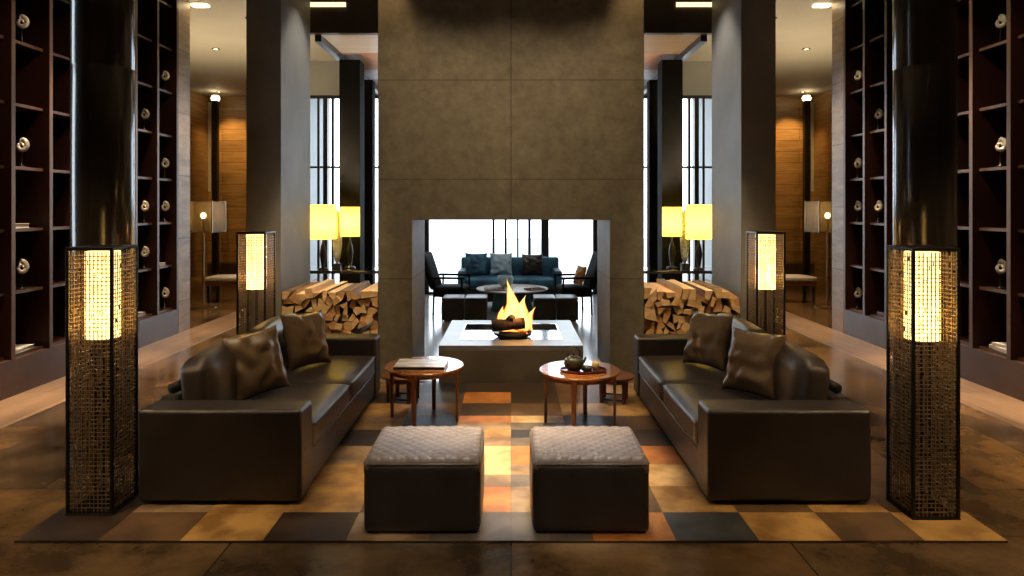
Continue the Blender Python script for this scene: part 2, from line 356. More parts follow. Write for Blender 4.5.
    # outer black posts, seen in slivers next to the fireplace block
# ------------------------------------------------------------------ display shelves
YU = [5.93 + .0] + [6.46 + .5305*k for k in range(7)]
HS = [.377, .986, 1.59, 2.195, 2.81, 3.42, 4.03, 4.64]
for s, side in ((-1, 'left'), (1, 'right')):
    t = thing('display_shelf', (s*4.73, 5.93, 0), f'dark oxblood open display shelving covering the {side} wall from plinth to ceiling', 'shelf', 'wall display shelves')
    def P(x0, x1): return tuple(sorted((s*x0, s*x1)))
    link('plinth', BX((*P(0, .42), 0, 3.74, 0, .35)), M['plinth'], t, bevel=.005, seg=1)
    link('back_panel', BX((*P(.405, .42), 0, 3.74, .35, 4.8)), M['shelfwood'], t)
    for k, y in enumerate(YU):
        u = link('upright', BX((*P(.0, .405), y-5.93-(.0 if k == 0 else .025), y-5.93+.025, .35, 4.79)), M['shelfwood'], t, bevel=.003, seg=1)
        link('edge_strip', BX((*P(-.004, .0), y-5.93-.025, y-5.93+.025, .35, 4.79)), M['shelfedge'], u)
    for k, (ya, yb2) in enumerate(zip(YU, YU[1:])):
        for h in HS:
            u = link('shelf_board', BX((*P(.07, .405), ya-5.93+.025, yb2-5.93-.025, h-.03, h)), M['shelfwood'], t)
            link('edge_strip', BX((*P(.066, .07), ya-5.93+.025, yb2-5.93-.025, h-.03, h)), M['shelfedge'], u)
# ornaments on the shelves: a slender dark stand carrying a silvered shell
def ornament():
    t = thing('shell_ornament', (0, 0, 0), 'x', 'ornament', 'shell ornaments on the wall shelves')
    link('stand', lathe([(0, 0), (.05, 0), (.05, .012), (.012, .02), (.009, .10), (.009, .17), (.02, .18), (0, .18)], 16), M['blackmetal'], t, smooth=True)
    bm = bmesh.new(); turns = 40
    pts = []
    for i in range(turns):
        a = i/turns * 2.6*PI; r = .018 + .052*(i/turns)
        pts.append((math.cos(a)*r*.9, math.sin(a)*.018 - .02 + .04*i/turns, .25 + math.sin(a)*r))
    tube(pts, .008, 10, bm, rend=.036)
    link('shell', bm, M['silver'], t, smooth=True)
    bm = bmesh.new(); tube([(-.015, .0, .29), (-.02, .01, .315), (-.01, .0, .34)], .012, 8, bm, rend=.004)
    link('shell_tip', bm, M['silver'], t, smooth=True)
    return t
bays = ['nearest', 'second', 'third', 'fourth', 'fifth', 'sixth']
orig = ornament(); used = False
spots = [(-1, 1, 5), (-1, 1, 3), (-1, 1, 1), (-1, 5, 4), (-1, 5, 2), (-1, 5, 0 + 1), (-1, 6, 5), (-1, 6, 3), (-1, 6, 2), (-1, 6, 0),
         (1, 1, 5), (1, 1, 3), (1, 1, 1), (1, 5, 4), (1, 5, 2), (1, 6, 5), (1, 6, 3), (1, 6, 2), (1, 6, 0), (-1, 3, 4), (1, 3, 2)]
rown = ['lowest', 'second-lowest', 'third', 'fourth', 'fifth', 'sixth']
for s, b, r in spots:
    o = orig if not used else copy_tree(orig); used = True
    yc = (YU[b] + YU[b+1]) / 2
    o.scale = (.78, .78, .85); o.location = (s*(4.73+.125), yc + (.02 if b < 2 else .15), HS[r]); o.rotation_euler = (0, 0, s*(-.6) + random.uniform(-.3, .3))
    side = 'left' if s < 0 else 'right'
    o['label'] = f'silvery shell ornament, {side} shelving, {["","nearest","second nearest","middle","fourth nearest","second farthest","farthest"][b]} bay, {rown[r]} row from plinth'
def book_obj(name, w, d, h, loc, rz, cover, label, group, cat='book', parent=None):
    t = thing(name, loc, label, cat, group, rz)
    link('pages', BX((-w/2+.006, w/2-.006, -d/2+.006, d/2-.006, .004, h-.004)), M['paper'], t)
    link('cover', BX((-w/2, w/2, -d/2, d/2, 0, .004), (-w/2, w/2, -d/2, d/2, h-.004, h), (-w/2, -w/2+.005, -d/2, d/2, .004, h-.004)), cover, t)
    return t
book_obj('book', .26, .3, .045, (-4.97, 6.7, 1.59), .1, M['paper'], 'thick pale book lying in the left shelving nearest bay', 'books on the shelves')
book_obj('book', .28, .34, .035, (-4.95, 6.72, .377), .15, M['paper'], 'pale book lying on the plinth shelf of the left shelving', 'books on the shelves')
book_obj('book', .24, .3, .04, (-4.96, 9.38, .986), -.1, M['paper'], 'pale book lying in the farthest bay of the left shelving', 'books on the shelves')
book_obj('book', .25, .3, .04, (-4.96, 8.84, .377), -.1, M['paper'], 'pale book lying low in the left shelving just above its plinth, farther back', 'books on the shelves')
book_obj('book', .28, .34, .035, (4.96, 6.70, .377), -.12, M['paper'], 'lower of two pale books stacked on the plinth shelf of the right shelving', 'books on the shelves')
book_obj('book', .24, .30, .03, (4.96, 6.69, .412), .05, M['paper'], 'upper of two pale books stacked on the plinth shelf of the right shelving', 'books on the shelves')
book_obj('book', .24, .3, .05, (4.96, 8.84, .377), .1, M['tray'], 'dark red book low in the right shelving behind the black column', 'books on the shelves')

# ------------------------------------------------------------------ lattice lanterns
CELL = .0245
def lattice_bm(w, h):
    bm = bmesh.new(); nx = int(round(w/CELL)); nz = int(round(h/CELL)); cx = w/nx; cz = h/nz; b = .0024
    rnd = random.Random(3)
    for i in range(1, nx):
        for k in range(nz):
            if rnd.random() < .93: box(bm, i*cx-b, i*cx+b, -.002, .002, k*cz-b, (k+1)*cz+b)
    for k in range(1, nz):
        for i in range(nx):
            if rnd.random() < .94: box(bm, i*cx, (i+1)*cx, -.002, .002, k*cz-b, k*cz+b)
    for _ in range(nx*nz//9):
        i = rnd.randrange(nx); k = rnd.randrange(nz); x = (i+.5)*cx; z = (k+.5)*cz
        if rnd.random() < .5: box(bm, x-b, x+b, -.0022, .0022, k*cz, (k+1)*cz)
        else: box(bm, i*cx, (i+1)*cx, -.0022, .0022, z-b, z+b)
    return bm
LW, LH = .256, 1.567
def lantern():
    t = thing('lattice_lantern', (0, 0, 0), 'x', 'lamp', 'square lattice floor lanterns')
    h = LW/2
    link('base_plate', BX((-h-.012, h+.012, -h-.012, h+.012, 0, .02)), M['blackmetal'], t, bevel=.003, seg=1)
    link('top_plate', BX((-h-.01, h+.01, -h-.01, h+.01, LH-.02, LH)), M['blackmetal'], t, bevel=.003, seg=1)
    link('rail', BX((-h+.012, h-.012, -h, -h+.012, .02, .035), (-h+.012, h-.012, h-.012, h, .02, .035), (-h, -h+.012, -h+.012, h-.012, .02, .035), (h-.012, h, -h+.012, h-.012, .02, .035)), M['blackmetal'], t)
    for sx in (-1, 1):
        for sy in (-1, 1):
            link('post', BX((sx*h-.009 - (sx-1)*-.0 , sx*h+.009, sy*h-.009, sy*h+.009, .02, LH-.02)), M['blackmetal'], t, bevel=.002, seg=1)
    p0 = None
    for k in range(4):
        if p0 is None:
            p0 = link('lattice_panel', lattice_bm(LW-.02, LH-.06), M['bronze'], t); o = p0
        else:
            o = p0.copy(); COL.objects.link(o); o.parent = t
        a = k*PI/2; c = Vector((-(LW-.02)/2, -h, .03)); c.rotate(Matrix.Rotation(a, 3, 'Z')); o.location = c; o.rotation_euler = (0, 0, a)
    link('lamp_shade', lathe([(.086, 1.02), (.093, 1.022), (.093, 1.535), (.086, 1.537)], 40), M['shade_w'], t, smooth=True)
    link('lamp_stem', tube([(0, 0, .09), (0, 0, 1.10)], .011, 10), M['blackmetal'], t)
    link('weight_block', BX((-.06, .06, -.06, .06, .02, .09)), M['blackmetal'], t, bevel=.004, seg=1)
    link('light_bulb', lathe([(0, 1.10), (.014, 1.105), (.02, 1.13), (.028, 1.16), (.02, 1.185), (0, 1.195)], 16), M['bulb'], t, smooth=True)
    return t
def point(x, y, z, e, col, r=.03, name='bulb_light'):
    l = bpy.data.lights.new(name, 'POINT'); l.energy = e; l.color = col; l.shadow_soft_size = r
    o = bpy.data.objects.new(name, l); COL.objects.link(o); o.location = (x, y, z); return o
WARM = (1, .70, .38)
L0 = lantern()
for i, (x, y, lab) in enumerate([(-2.445, 4.075, 'tall square lattice floor lantern, nearest at left, in front of the black column'),
                                 (2.43, 4.02, 'tall square lattice floor lantern, nearest at right, in front of the black column'),
                                 (-2.43, 6.47+.02, 'tall square lattice floor lantern behind the left sofa, before the left square pillar'),
                                 (2.43, 6.47+.02, 'tall square lattice floor lantern behind the right sofa, before the right square pillar')]):
    o = L0 if i == 0 else copy_tree(L0)
    o.location = (x, y, 0); o['label'] = lab
    point(x, y, 1.16, 34, (1, .78, .42), .03)

# ------------------------------------------------------------------ firewood
def wedge_cells(x0, x1, z0, z1, step, rnd):
    pts = []; nz = int((z1-z0)/step); nx = int((x1-x0)/step)
    for k in range(nz):
        for i in range(nx):
            pts.append((x0+(i+.5+(.25 if k % 2 else -.25)+rnd.uniform(-.3, .3))*(x1-x0)/nx, z0+(k+.5+rnd.uniform(-.3, .3))*(z1-z0)/nz, k, i))
    cells = []
    for a in pts:
        top = z1 + rnd.uniform(-.03, .05)
        poly = [(x0, z0), (x1, z0), (x1, top), (x0, top)]
        for b in pts:
            if b is a or abs(b[0]-a[0]) > .35 or abs(b[1]-a[1]) > .35: continue
            mx, mz = (a[0]+b[0])/2, (a[1]+b[1])/2; nx_, nz_ = b[0]-a[0], b[1]-a[1]
            out = []
            for i in range(len(poly)):
                p, q = poly[i], poly[(i+1) % len(poly)]
                dp = (p[0]-mx)*nx_+(p[1]-mz)*nz_; dq = (q[0]-mx)*nx_+(q[1]-mz)*nz_
                if dp <= 0: out.append(p)
                if (dp < 0 < dq) or (dq < 0 < dp):
                    tt = dp/(dp-dq); out.append((p[0]+(q[0]-p[0])*tt, p[1]+(q[1]-p[1])*tt))
            poly = out
            if len(poly) < 3: break
        if len(poly) >= 3: cells.append((poly, a[2], a[3], nz))
    return cells
def end_mats():
    r = []
    for i, (a, b) in enumerate((((.66, .42, .18), (.78, .54, .26)), ((.56, .32, .12), (.68, .42, .18)), ((.60, .38, .17), (.74, .52, .27)), ((.46, .24, .09), (.58, .33, .14)))):
        r.append(mat('split_wood_%d' % i, a, b, rough=.75, scale=18, stretch=(1, 1, 1), bump=.3, bscale=50))
    return r
EM = end_mats()
EMN = ['honey-coloured', 'brown', 'pale', 'reddish']
rnd = random.Random(11)
for s, side in ((-1, 'left'), (1, 'right')):
    x0, x1 = sorted((s*1.405, s*2.415))
    for poly, k, i, nz in wedge_cells(x0, x1, .0, .91, .082, rnd):
        n0 = len(poly)
        # drop short edges so the ends read as split wedges
        cx = sum(p[0] for p in poly)/n0; cz = sum(p[1] for p in poly)/n0
        keep = [p for j, p in enumerate(poly) if math.hypot(p[0]-poly[j-1][0], p[1]-poly[j-1][1]) > .032]
        if len(keep) >= 3: poly = keep
        if len(poly) > 4 and rnd.random() < .6:
            j = rnd.randrange(len(poly)); poly = poly[:j] + poly[j+1:]
        if len(poly) > 4 and rnd.random() < .6:
            j = rnd.randrange(len(poly)); poly = poly[:j] + poly[j+1:]
        cx = sum(p[0] for p in poly)/len(poly); cz = sum(p[1] for p in poly)/len(poly)
        sh = .955 if k > 0 else .97
        y0 = 7.19 + rnd.uniform(-.03, .03); y1 = 8.08 + rnd.uniform(-.05, .05)
        bm = bmesh.new(); segs = 4; rings = []
        for q in range(segs+1):
            jit = [(rnd.uniform(-.002, .002), rnd.uniform(-.002, .002)) for _ in poly]
            rings.append([bm.verts.new(((p[0]-cx)*sh+j[0], (y1-y0)*q/segs, (p[1]-cz)*sh+j[1])) for p, j in zip(poly, jit)])
        n = len(poly)
        f = bm.faces.new(rings[0]); f.material_index = 1
        f = bm.faces.new(rings[-1][::-1]); f.material_index = 1
        bark = rnd.randrange(n)
        for a, b in zip(rings, rings[1:]):
            for j in range(n):
                f = bm.faces.new((a[j], b[j], b[(j+1) % n], a[(j+1) % n])); f.material_index = 0 if j == bark else 1
        bmesh.ops.recalc_face_normals(bm, faces=bm.faces)
        e = rnd.randrange(4)
        o = link('firewood_log', bm, [M['bark'], EM[e]], loc=(cx, y0, cz))
        shape = {3: 'three-sided', 4: 'four-sided', 5: 'five-sided'}.get(n, 'many-sided')
        row = 'in the top layer' if k == nz-1 else ('in the bottom layer' if k == 0 else f'in layer {k+1}')
        wh = ['far left', 'left', 'middle', 'right', 'far right'][min(4, int(5*(cx-x0)/(x1-x0)))]
        tag(o, f'{EMN[e]} {shape} log {row} of the {side} firewood stack, {wh}', 'log', f'logs of the {side} firewood stack')

# ------------------------------------------------------------------ fire pit and fire
t = thing('fire_pit', (0, 7.7, 0), 'low square stone fire pit with pale grey top in the fireplace opening', 'fire pit')
link('base', BX((-.735, .735, -.78, .77, 0, .34)), M['plaster'], t)
bm = bmesh.new()
for b in ((-.735, .735, -.78, -.50, .34, .39), (-.735, .735, .50, .77, .34, .39), (-.735, -.55, -.50, .50, .34, .39), (.55, .735, -.50, .50, .34, .39)): box(bm, *b)
link('top_slab', bm, M['pit_top'], t)
link('steel_rim', BX((-.55, .55, -.50, -.485, .34, .393), (-.55, .55, .485, .50, .34, .393), (-.55, -.535, -.485, .485, .34, .393), (.535, .55, -.485, .485, .34, .393)), M['steel'], t)
link('steel_pan', BX((-.535, .535, -.485, .485, .34, .352)), M['steel'], t)
o = link('fire_bowl', lathe([(0, 0), (.16, 0), (.21, .03), (.215, .055), (.20, .055), (.15, .03), (0, .02)], 32), M['iron'], loc=(.02, 7.60, .352), smooth=True)
tag(o, 'shallow black iron fire bowl resting in the steel pan of the fire pit', 'bowl')
def charlog(name, loc, L_, r, rz, ry, label):
    bm = bmesh.new(); n = 12; pts = []
    tube([(-L_/2 + L_*i/8, 0, 0) for i in range(9)], r, n, bm)
    for v in bm.verts:
        w = 1 + .22*noise.noise(v.co*14 + Vector((rz*9, 0, 0))); v.co.y *= w; v.co.z *= w*.95
    o = link(name, bm, M['char'], loc=loc, rot=(0, ry, rz), smooth=True)
    tag(o, label, 'log', 'logs burning in the fire pit')
charlog('burning_log', (-.03, 7.50, .505), .36, .068, .12, -.06, 'thick charred log lying across the front of the fire')
charlog('burning_log', (.06, 7.66, .44), .34, .04, -.5, .05, 'thin charred log under the flames at the back of the fire bowl')
charlog('burning_log', (.03, 7.60, .60), .30, .04, 1.2, -.3, 'small charred log leaning on top of the front log among the flames')
charlog('burning_log', (.02, 7.46, .405), .30, .03, -.1, 0, 'low split log glowing under the thick front log')
bm = bmesh.new(); rr = random.Random(5)
for k in range(60):
    a = rr.uniform(0, 2*PI); d = rr.uniform(0, .16); s_ = rr.uniform(.008, .02)
    mtx = Matrix.Translation((math.cos(a)*d, math.sin(a)*d, .03 + rr.uniform(0, .02))) @ Matrix.Rotation(rr.uniform(0, 3), 4, 'Z')
    bmesh.ops.create_icosphere(bm, subdivisions=1, radius=s_, matrix=mtx)
o = link('embers', bm, M['ember'], loc=(.02, 7.60, .352)); tag(o, 'bed of glowing orange embers in the fire bowl', 'embers', kind='stuff')
t = thing('fire', (.03, 7.60, .40), 'orange and yellow flames rising from the logs in the fire pit', 'fire')
rr = random.Random(9)
for (dx, dy, h, w, ph) in [(-.05, .02, .42, .115, 0), (-.01, .03, .58, .085, 1), (-.08, -.02, .28, .08, 2.2), (.12, .0, .40, .09, 3), (.18, .03, .27, .05, 4), (-.13, .02, .22, .05, 6), (.07, .06, .34, .10, 7.5)]:
    bm = bmesh.new(); prof = []
    nn = 16; rings = []
    for i in range(nn+1):
        f_ = i/nn; r_ = w * (math.sin(PI*min(1, (f_*.78+.22)))**1.0) * (1-f_**3) * (1 if f_ < .97 else .05)
        ox = .07*math.sin(f_*3.6+ph)*f_; oy = .03*math.cos(f_*5+ph)*f_
        rings.append([bm.verts.new((dx+ox+r_*math.cos(2*PI*j/14)*(1+.25*math.sin(3*2*PI*j/14+f_*6+ph)), dy+oy+r_*math.sin(2*PI*j/14), .02+f_*h)) for j in range(14)])
    for a, b in zip(rings, rings[1:]):
        for j in range(14): bm.faces.new((a[j], a[(j+1) % 14], b[(j+1) % 14], b[j]))
    bm.faces.new(rings[0][::-1]); bm.faces.new(rings[-1])
    link('flame', bm, M['flame'], t, smooth=True)
point(.03, 7.52, .62, 9, (1, .45, .12), .12, 'fire_light')

# ------------------------------------------------------------------ rug
PAL = {'o': ((.36, .125, .025), (.62, .25, .06)), 'c': ((.50, .30, .11), (.84, .60, .30)), 'g': ((.30, .15, .04), (.62, .36, .11)),
       't': ((.20, .12, .06), (.44, .29, .15)), 'b': ((.10, .055, .025), (.19, .105, .045)), 'd': ((.035, .022, .014), (.075, .045, .025)),
       'k': ((.010, .011, .013), (.024, .026, .03)), 's': ((.04, .042, .045), (.085, .085, .08)), 'y': ((.10, .078, .055), (.19, .155, .115))}
HM = {}; keys = list(PAL)
for k_ in keys: HM[k_] = mat('cowhide_'+k_, *PAL[k_], rough=.40, scale=4.5, detail=10, contrast=(.38, .6), bump=.3, bscale=220, spec=.4, rvar=.08)
rows = ['dbodgydoksgdcc'[0:0] or 'dbgdtyyosgbg',   # front row, left to right
        'dtggbotbgbgb',
        'btbgdctocbtb',
        'dbgtococogdb',
        'tdbdtgkyddbt',
        'bgdtkocsbtdb',
        'dbtgbdbtgbdt',
        'tgbdsodbgbtd',
        'bdgbkddbtdbg']
yseam = [3.64, 3.98, 4.35, 4.72, 5.085, 5.45, 5.82, 6.19, 6.56, 6.90]
bm = bmesh.new(); Xs = [-2.66 + .4433*i for i in range(13)]
for r_, row in enumerate(rows):
    for c_, ch in enumerate(row):
        xa, xb, ya, yb_ = Xs[c_], Xs[c_+1], yseam[r_], yseam[r_+1]
        parts = [(xa, xb, ya, yb_, ch)]
        if c_ in (5, 6) and r_ in (0, 1): parts = [(xa, (xa+xb)/2, ya, yb_, ch), ((xa+xb)/2, xb, ya, yb_, 'y' if r_ == 0 else 'o')]
        if c_ in (5, 6) and r_ in (2, 5, 4): parts = [(xa, xb, ya, (ya+yb_)/2, 't' if c_ == 5 else 'y'), (xa, xb, (ya+yb_)/2, yb_, ch)]
        for (a, b, c, d, e) in parts: box(bm, a+.001, b-.001, c+.001, d-.001, 0.002, .014, keys.index(e))
box(bm, -2.66, 2.66, 3.64, 6.90, .001, .0125, keys.index('d'))
rug = link('patchwork_rug', bm, [HM[k_] for k_ in keys])
tag(rug, 'large patchwork cowhide rug in gold, brown and black squares under the seating', 'rug')
RZ = .014
# ------------------------------------------------------------------ sofas
def sofa(cx, s, label, group):
    """s=+1: right sofa, seat faces -X ; built in world-ish metres about its base"""
    t = thing('leather_sofa', (cx, 5.30, RZ), label, 'sofa', group)
    D, H = .492, 1.24
    def P(x0, x1): return tuple(sorted((s*x0, s*x1)))
    for y0 in (-H, H-.24):
        link('arm', BX((*P(-D, D), y0, y0+.24, .022, .572)), M['leather'], t, bevel=.028, seg=4)
    link('base', BX((*P(-D+.015, D-.01), -H+.24, H-.24, .03, .25)), M['leather'], t, bevel=.012, seg=2)
    for y0 in (-1.0, 0):
        bm = puff(.74, .995, .17, crown=.015, r=.035, n=12)
        c = link('seat_cushion', bm, M['leather_seat'], t, loc=(s*(-D+.37), y0+.5, .25), smooth=True)
        zt = .155
        link('piping', tube([(-s*.372, -.47, zt), (-s*.374, 0, zt), (-s*.372, .47, zt)], .004, 6), M['leather'], c)
        link('seam', tube([(-s*.372, -.47, .02), (-s*.378, 0, .02), (-s*.372, .47, .02)], .0035, 6), M['leather'], c)
    link('back_frame', BX((*P(D-.14, D), -H+.24, H-.24, .25, .58)), M['leather'], t, bevel=.025, seg=3)
    for y0 in (-1.0, 0):
        bm = puff(.20, .99, .40, crown=.035, r=.07, n=12, wrinkle=.006, seed=y0)
        link('back_cushion', bm, M['leather_seat'], t, loc=(s*(D-.245), y0+.5, .40), rot=(0, s*.10, 0), smooth=True)
    link('headrest_bar', tube([(s*(D-.085), -.97, .63), (s*(D-.085), .97, .63)], .034, 14), M['leather'], t, smooth=True)
    for sx in (-1, 1):
        for sy in (-1, 1):
            link('foot', BX((sx*(D-.08)-.035, sx*(D-.08)+.035, sy*(H-.1)-.035, sy*(H-.1)+.035, 0, .05)), M['black'], t)
    return t
sofa(-1.745, -1, 'dark brown leather sofa on the left side of the rug, facing right', 'leather sofas facing each other')
sofa(1.668, 1, 'dark brown leather sofa on the right side of the rug, facing left', 'leather sofas facing each other')
pm = None
for i, (x, y, z, rz, tilt, lab) in enumerate([
        (-1.76, 4.86, .44, 1.02, -.30, 'bronze leather throw pillow on the left sofa, the nearer one'),
        (-1.68, 5.72, .44, 1.05, -.30, 'bronze leather throw pillow on the left sofa, the farther one'),
        (1.69, 4.86, .44, -1.02, -.30, 'bronze leather throw pillow on the right sofa, the nearer one'),
        (1.61, 5.72, .44, -1.05, -.30, 'bronze leather throw pillow on the right sofa, the farther one')]):
    o = link('throw_pillow', pillow(.47, .18, seed=i*3.7), M['leather_pillow'], loc=(x, y, z+RZ), smooth=True)
    # front of pillow looks to -Y locally; lean back, then turn towards the seat
    sg = 1 if x < 0 else -1
    o.rotation_euler = (tilt, random.uniform(-.06, .06), rz)
    tag(o, lab, 'pillow', 'bronze leather pillows on the sofas')

# ------------------------------------------------------------------ ottomans
def ottoman_top(w, d, r=.035, n=84):
    bm = bmesh.new(); g = {}
    for i in range(n+1):
        for j in range(n+1):
            u = -1+2*i/n; v = -1+2*j/n; x = u*w/2; y = v*d/2
            q = .070; a = (x+y)/q; b = (x-y)/q
            da = abs(a-round(a)); db = abs(b-round(b)); m_ = min(da, db)
            z = .012*min(1, m_*3.2)**.6 + .014*((1-u*u)*(1-v*v))**.4
            e = max(abs(u)*w/2-(w/2-r), abs(v)*d/2-(d/2-r), 0)
            z -= .03*(1-math.sqrt(max(0, 1-(e/r)**2)))
            g[i, j] = bm.verts.new((x, y, z))
    for i in range(n):
        for j in range(n): bm.faces.new((g[i, j], g[i+1, j], g[i+1, j+1], g[i, j+1]))
    # skirt
    ring = [g[i, 0] for i in range(n+1)] + [g[n, j] for j in range(1, n+1)] + [g[i, n] for i in range(n-1, -1, -1)] + [g[0, j] for j in range(n-1, 0, -1)]
    low = [bm.verts.new((v.co.x, v.co.y, -.07)) for v in ring]; k = len(ring)
    for i in range(k): bm.faces.new((ring[(i+1) % k], ring[i], low[i], low[(i+1) % k]))
    bm.faces.new(low)
    bmesh.ops.recalc_face_normals(bm, faces=bm.faces)
    return bm
for x, lab in ((-.487, 'dark brown leather ottoman with quilted diamond top, the left of the pair'), (.437, 'dark brown leather ottoman with quilted diamond top, the right of the pair')):
    t = thing('quilted_ottoman', (x, 3.975, RZ), lab, 'ottoman', 'quilted leather ottomans')
    W, Dp = .637, .55
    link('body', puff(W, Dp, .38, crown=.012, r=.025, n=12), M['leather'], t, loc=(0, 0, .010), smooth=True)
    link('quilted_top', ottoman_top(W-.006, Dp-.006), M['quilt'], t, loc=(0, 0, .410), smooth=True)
    w, d = W/2-.002, Dp/2-.002
    link('piping', tube([(-w+.02, -d, .383), (w-.02, -d, .383), (w, -d+.02, .383), (w, d-.02, .383), (w-.02, d, .383), (-w+.02, d, .383), (-w, d-.02, .383), (-w, -d+.02, .383), (-w+.02, -d, .352)], .006, 8), M['stitch'], t, smooth=True)
    for sx in (-1, 1):
        for sy in (-1, 1):
            link('foot', BX((sx*.27-.03, sx*.27+.03, sy*.22-.03, sy*.22+.03, 0, .035)), M['black'], t)

# ------------------------------------------------------------------ round tables, stools
def round_table(x, y, h, r, a0, name, label, cat, group, rails=False, topm='cherry'):
    t = thing(name, (x, y, RZ), label, cat, group); h -= RZ
    link('table_top' if not rails else 'seat', lathe([(0, h-.022), (r-.012, h-.022), (r, h-.015), (r, h-.004), (r-.004, h), (0, h)], 56), M[topm], t)
    link('apron', lathe([(r-.07, h-.06), (r-.055, h-.06), (r-.055, h-.022), (r-.07, h-.022)], 40), M['cherryleg'], t)
    for k in range(4):
        a = math.radians(a0 + 90*k); rr_ = r-.045
        bm = bmesh.new(); vs = box(bm, -.012, .012, -.021, .021, 0, h-.022)
        for v in vs[:4]: v.co.x *= .8; v.co.y *= .75
        link('leg', bm, M['cherryleg'], t, loc=(rr_*math.cos(a), rr_*math.sin(a), 0), rot=(0, 0, a), bevel=.002, seg=1)
    if rails:
        for k in range(4):
            a = math.radians(a0+90*k); b = math.radians(a0+90*k+90); rr_ = r-.045
            link('rail', tube([(rr_*math.cos(a), rr_*math.sin(a), .03), (rr_*math.cos(b), rr_*math.sin(b), .03)], .008, 6), M['cherryleg'], t)
    return t
round_table(-.73, 5.73, .472, .33, -10, 'round_side_table', 'round cherry wood side table carrying a large book, near the left sofa', 'table', 'round cherry side tables')
round_table(.563, 5.57, .472, .33, -15, 'round_side_table', 'round cherry wood side table carrying a tray with teapot, near the right sofa', 'table', 'round cherry side tables')
round_table(-1.00, 6.30, .25, .19, 30, 'low_stool', 'low dark wooden stool behind the side table by the left sofa', 'stool', 'low wooden stools', True, 'cherryleg')
round_table(.95, 6.28, .25, .19, 30, 'low_stool', 'low reddish wooden stool behind the side table by the right sofa', 'stool', 'low wooden stools', True, 'cherryleg')
# big book on the left table
t = thing('coffee_table_book', (-.745, 5.66, .472), 'large flat white-covered book on the left round side table', 'book', rz=-.03)
link('pages', BX((-.205, .205, -.135, .135, .004, .026)), M['fascia'], t)
link('cover', BX((-.21, .21, -.14, .14, .026, .031), (-.21, .21, -.14, .14, 0, .004)), M['book_print'], t)
# tray, teapot, glass
TX, TY = .585, 5.50
o = link('serving_tray', lathe([(0, 0), (.175, 0), (.19, .008), (.19, .022), (.184, .022), (.18, .010), (0, .006)], 48, 1, .62), M['tray'], loc=(TX, TY, .472), smooth=False)
tag(o, 'oval dark red lacquer tray on the right round side table', 'tray')
t = thing('teapot', (TX-.075, TY+.01, .479), 'round dark cast iron teapot on the red tray', 'teapot', rz=.5)
link('body', lathe([(0, .0), (.045, 0), (.07, .02), (.082, .05), (.078, .08), (.055, .102), (.03, .108), (0, .108)], 32), M['iron'], t, smooth=True)
link('lid', lathe([(.034, .106), (.03, .116), (.01, .122), (.009, .13), (.014, .137), (.009, .145), (0, .146)], 20), M['iron'], t, smooth=True)
link('spout', tube([(.07, 0, .045), (.10, 0, .06), (.118, 0, .092)], .016, 10, rend=.009), M['iron'], t, smooth=True)
link('handle', tube([(-.06, 0, .095), (-.055, 0, .15), (-.02, 0, .185), (.02, 0, .185), (.055, 0, .15), (.06, 0, .095)], .0055, 8), M['iron'], t, smooth=True)
t = thing('tea_bowl', (TX+.02, TY-.055, .479), 'small dark iron bowl between teapot and candle glass on the red tray', 'bowl')
link('bowl_body', lathe([(0, 0), (.025, 0), (.042, .02), (.047, .045), (.044, .045), (.038, .02), (0, .008)], 24), M['iron'], t, smooth=True)
t = thing('candle_glass', (TX+.10, TY-.005, .479), 'small amber glass with a pale candle on the red tray', 'candle')
link('glass_cup', lathe([(0, 0), (.026, 0), (.034, .07), (.031, .07), (.024, .006), (0, .006)], 24), M['amber_glass'], t, smooth=True)
link('candle', lathe([(0, .008), (.022, .008), (.026, .055), (0, .055)], 20), M['paper'], t, smooth=True)
link('saucer', lathe([(0, -.0), (.055, .0), (.06, .004), (.0, .003)], 24), M['iron'], t, smooth=True)

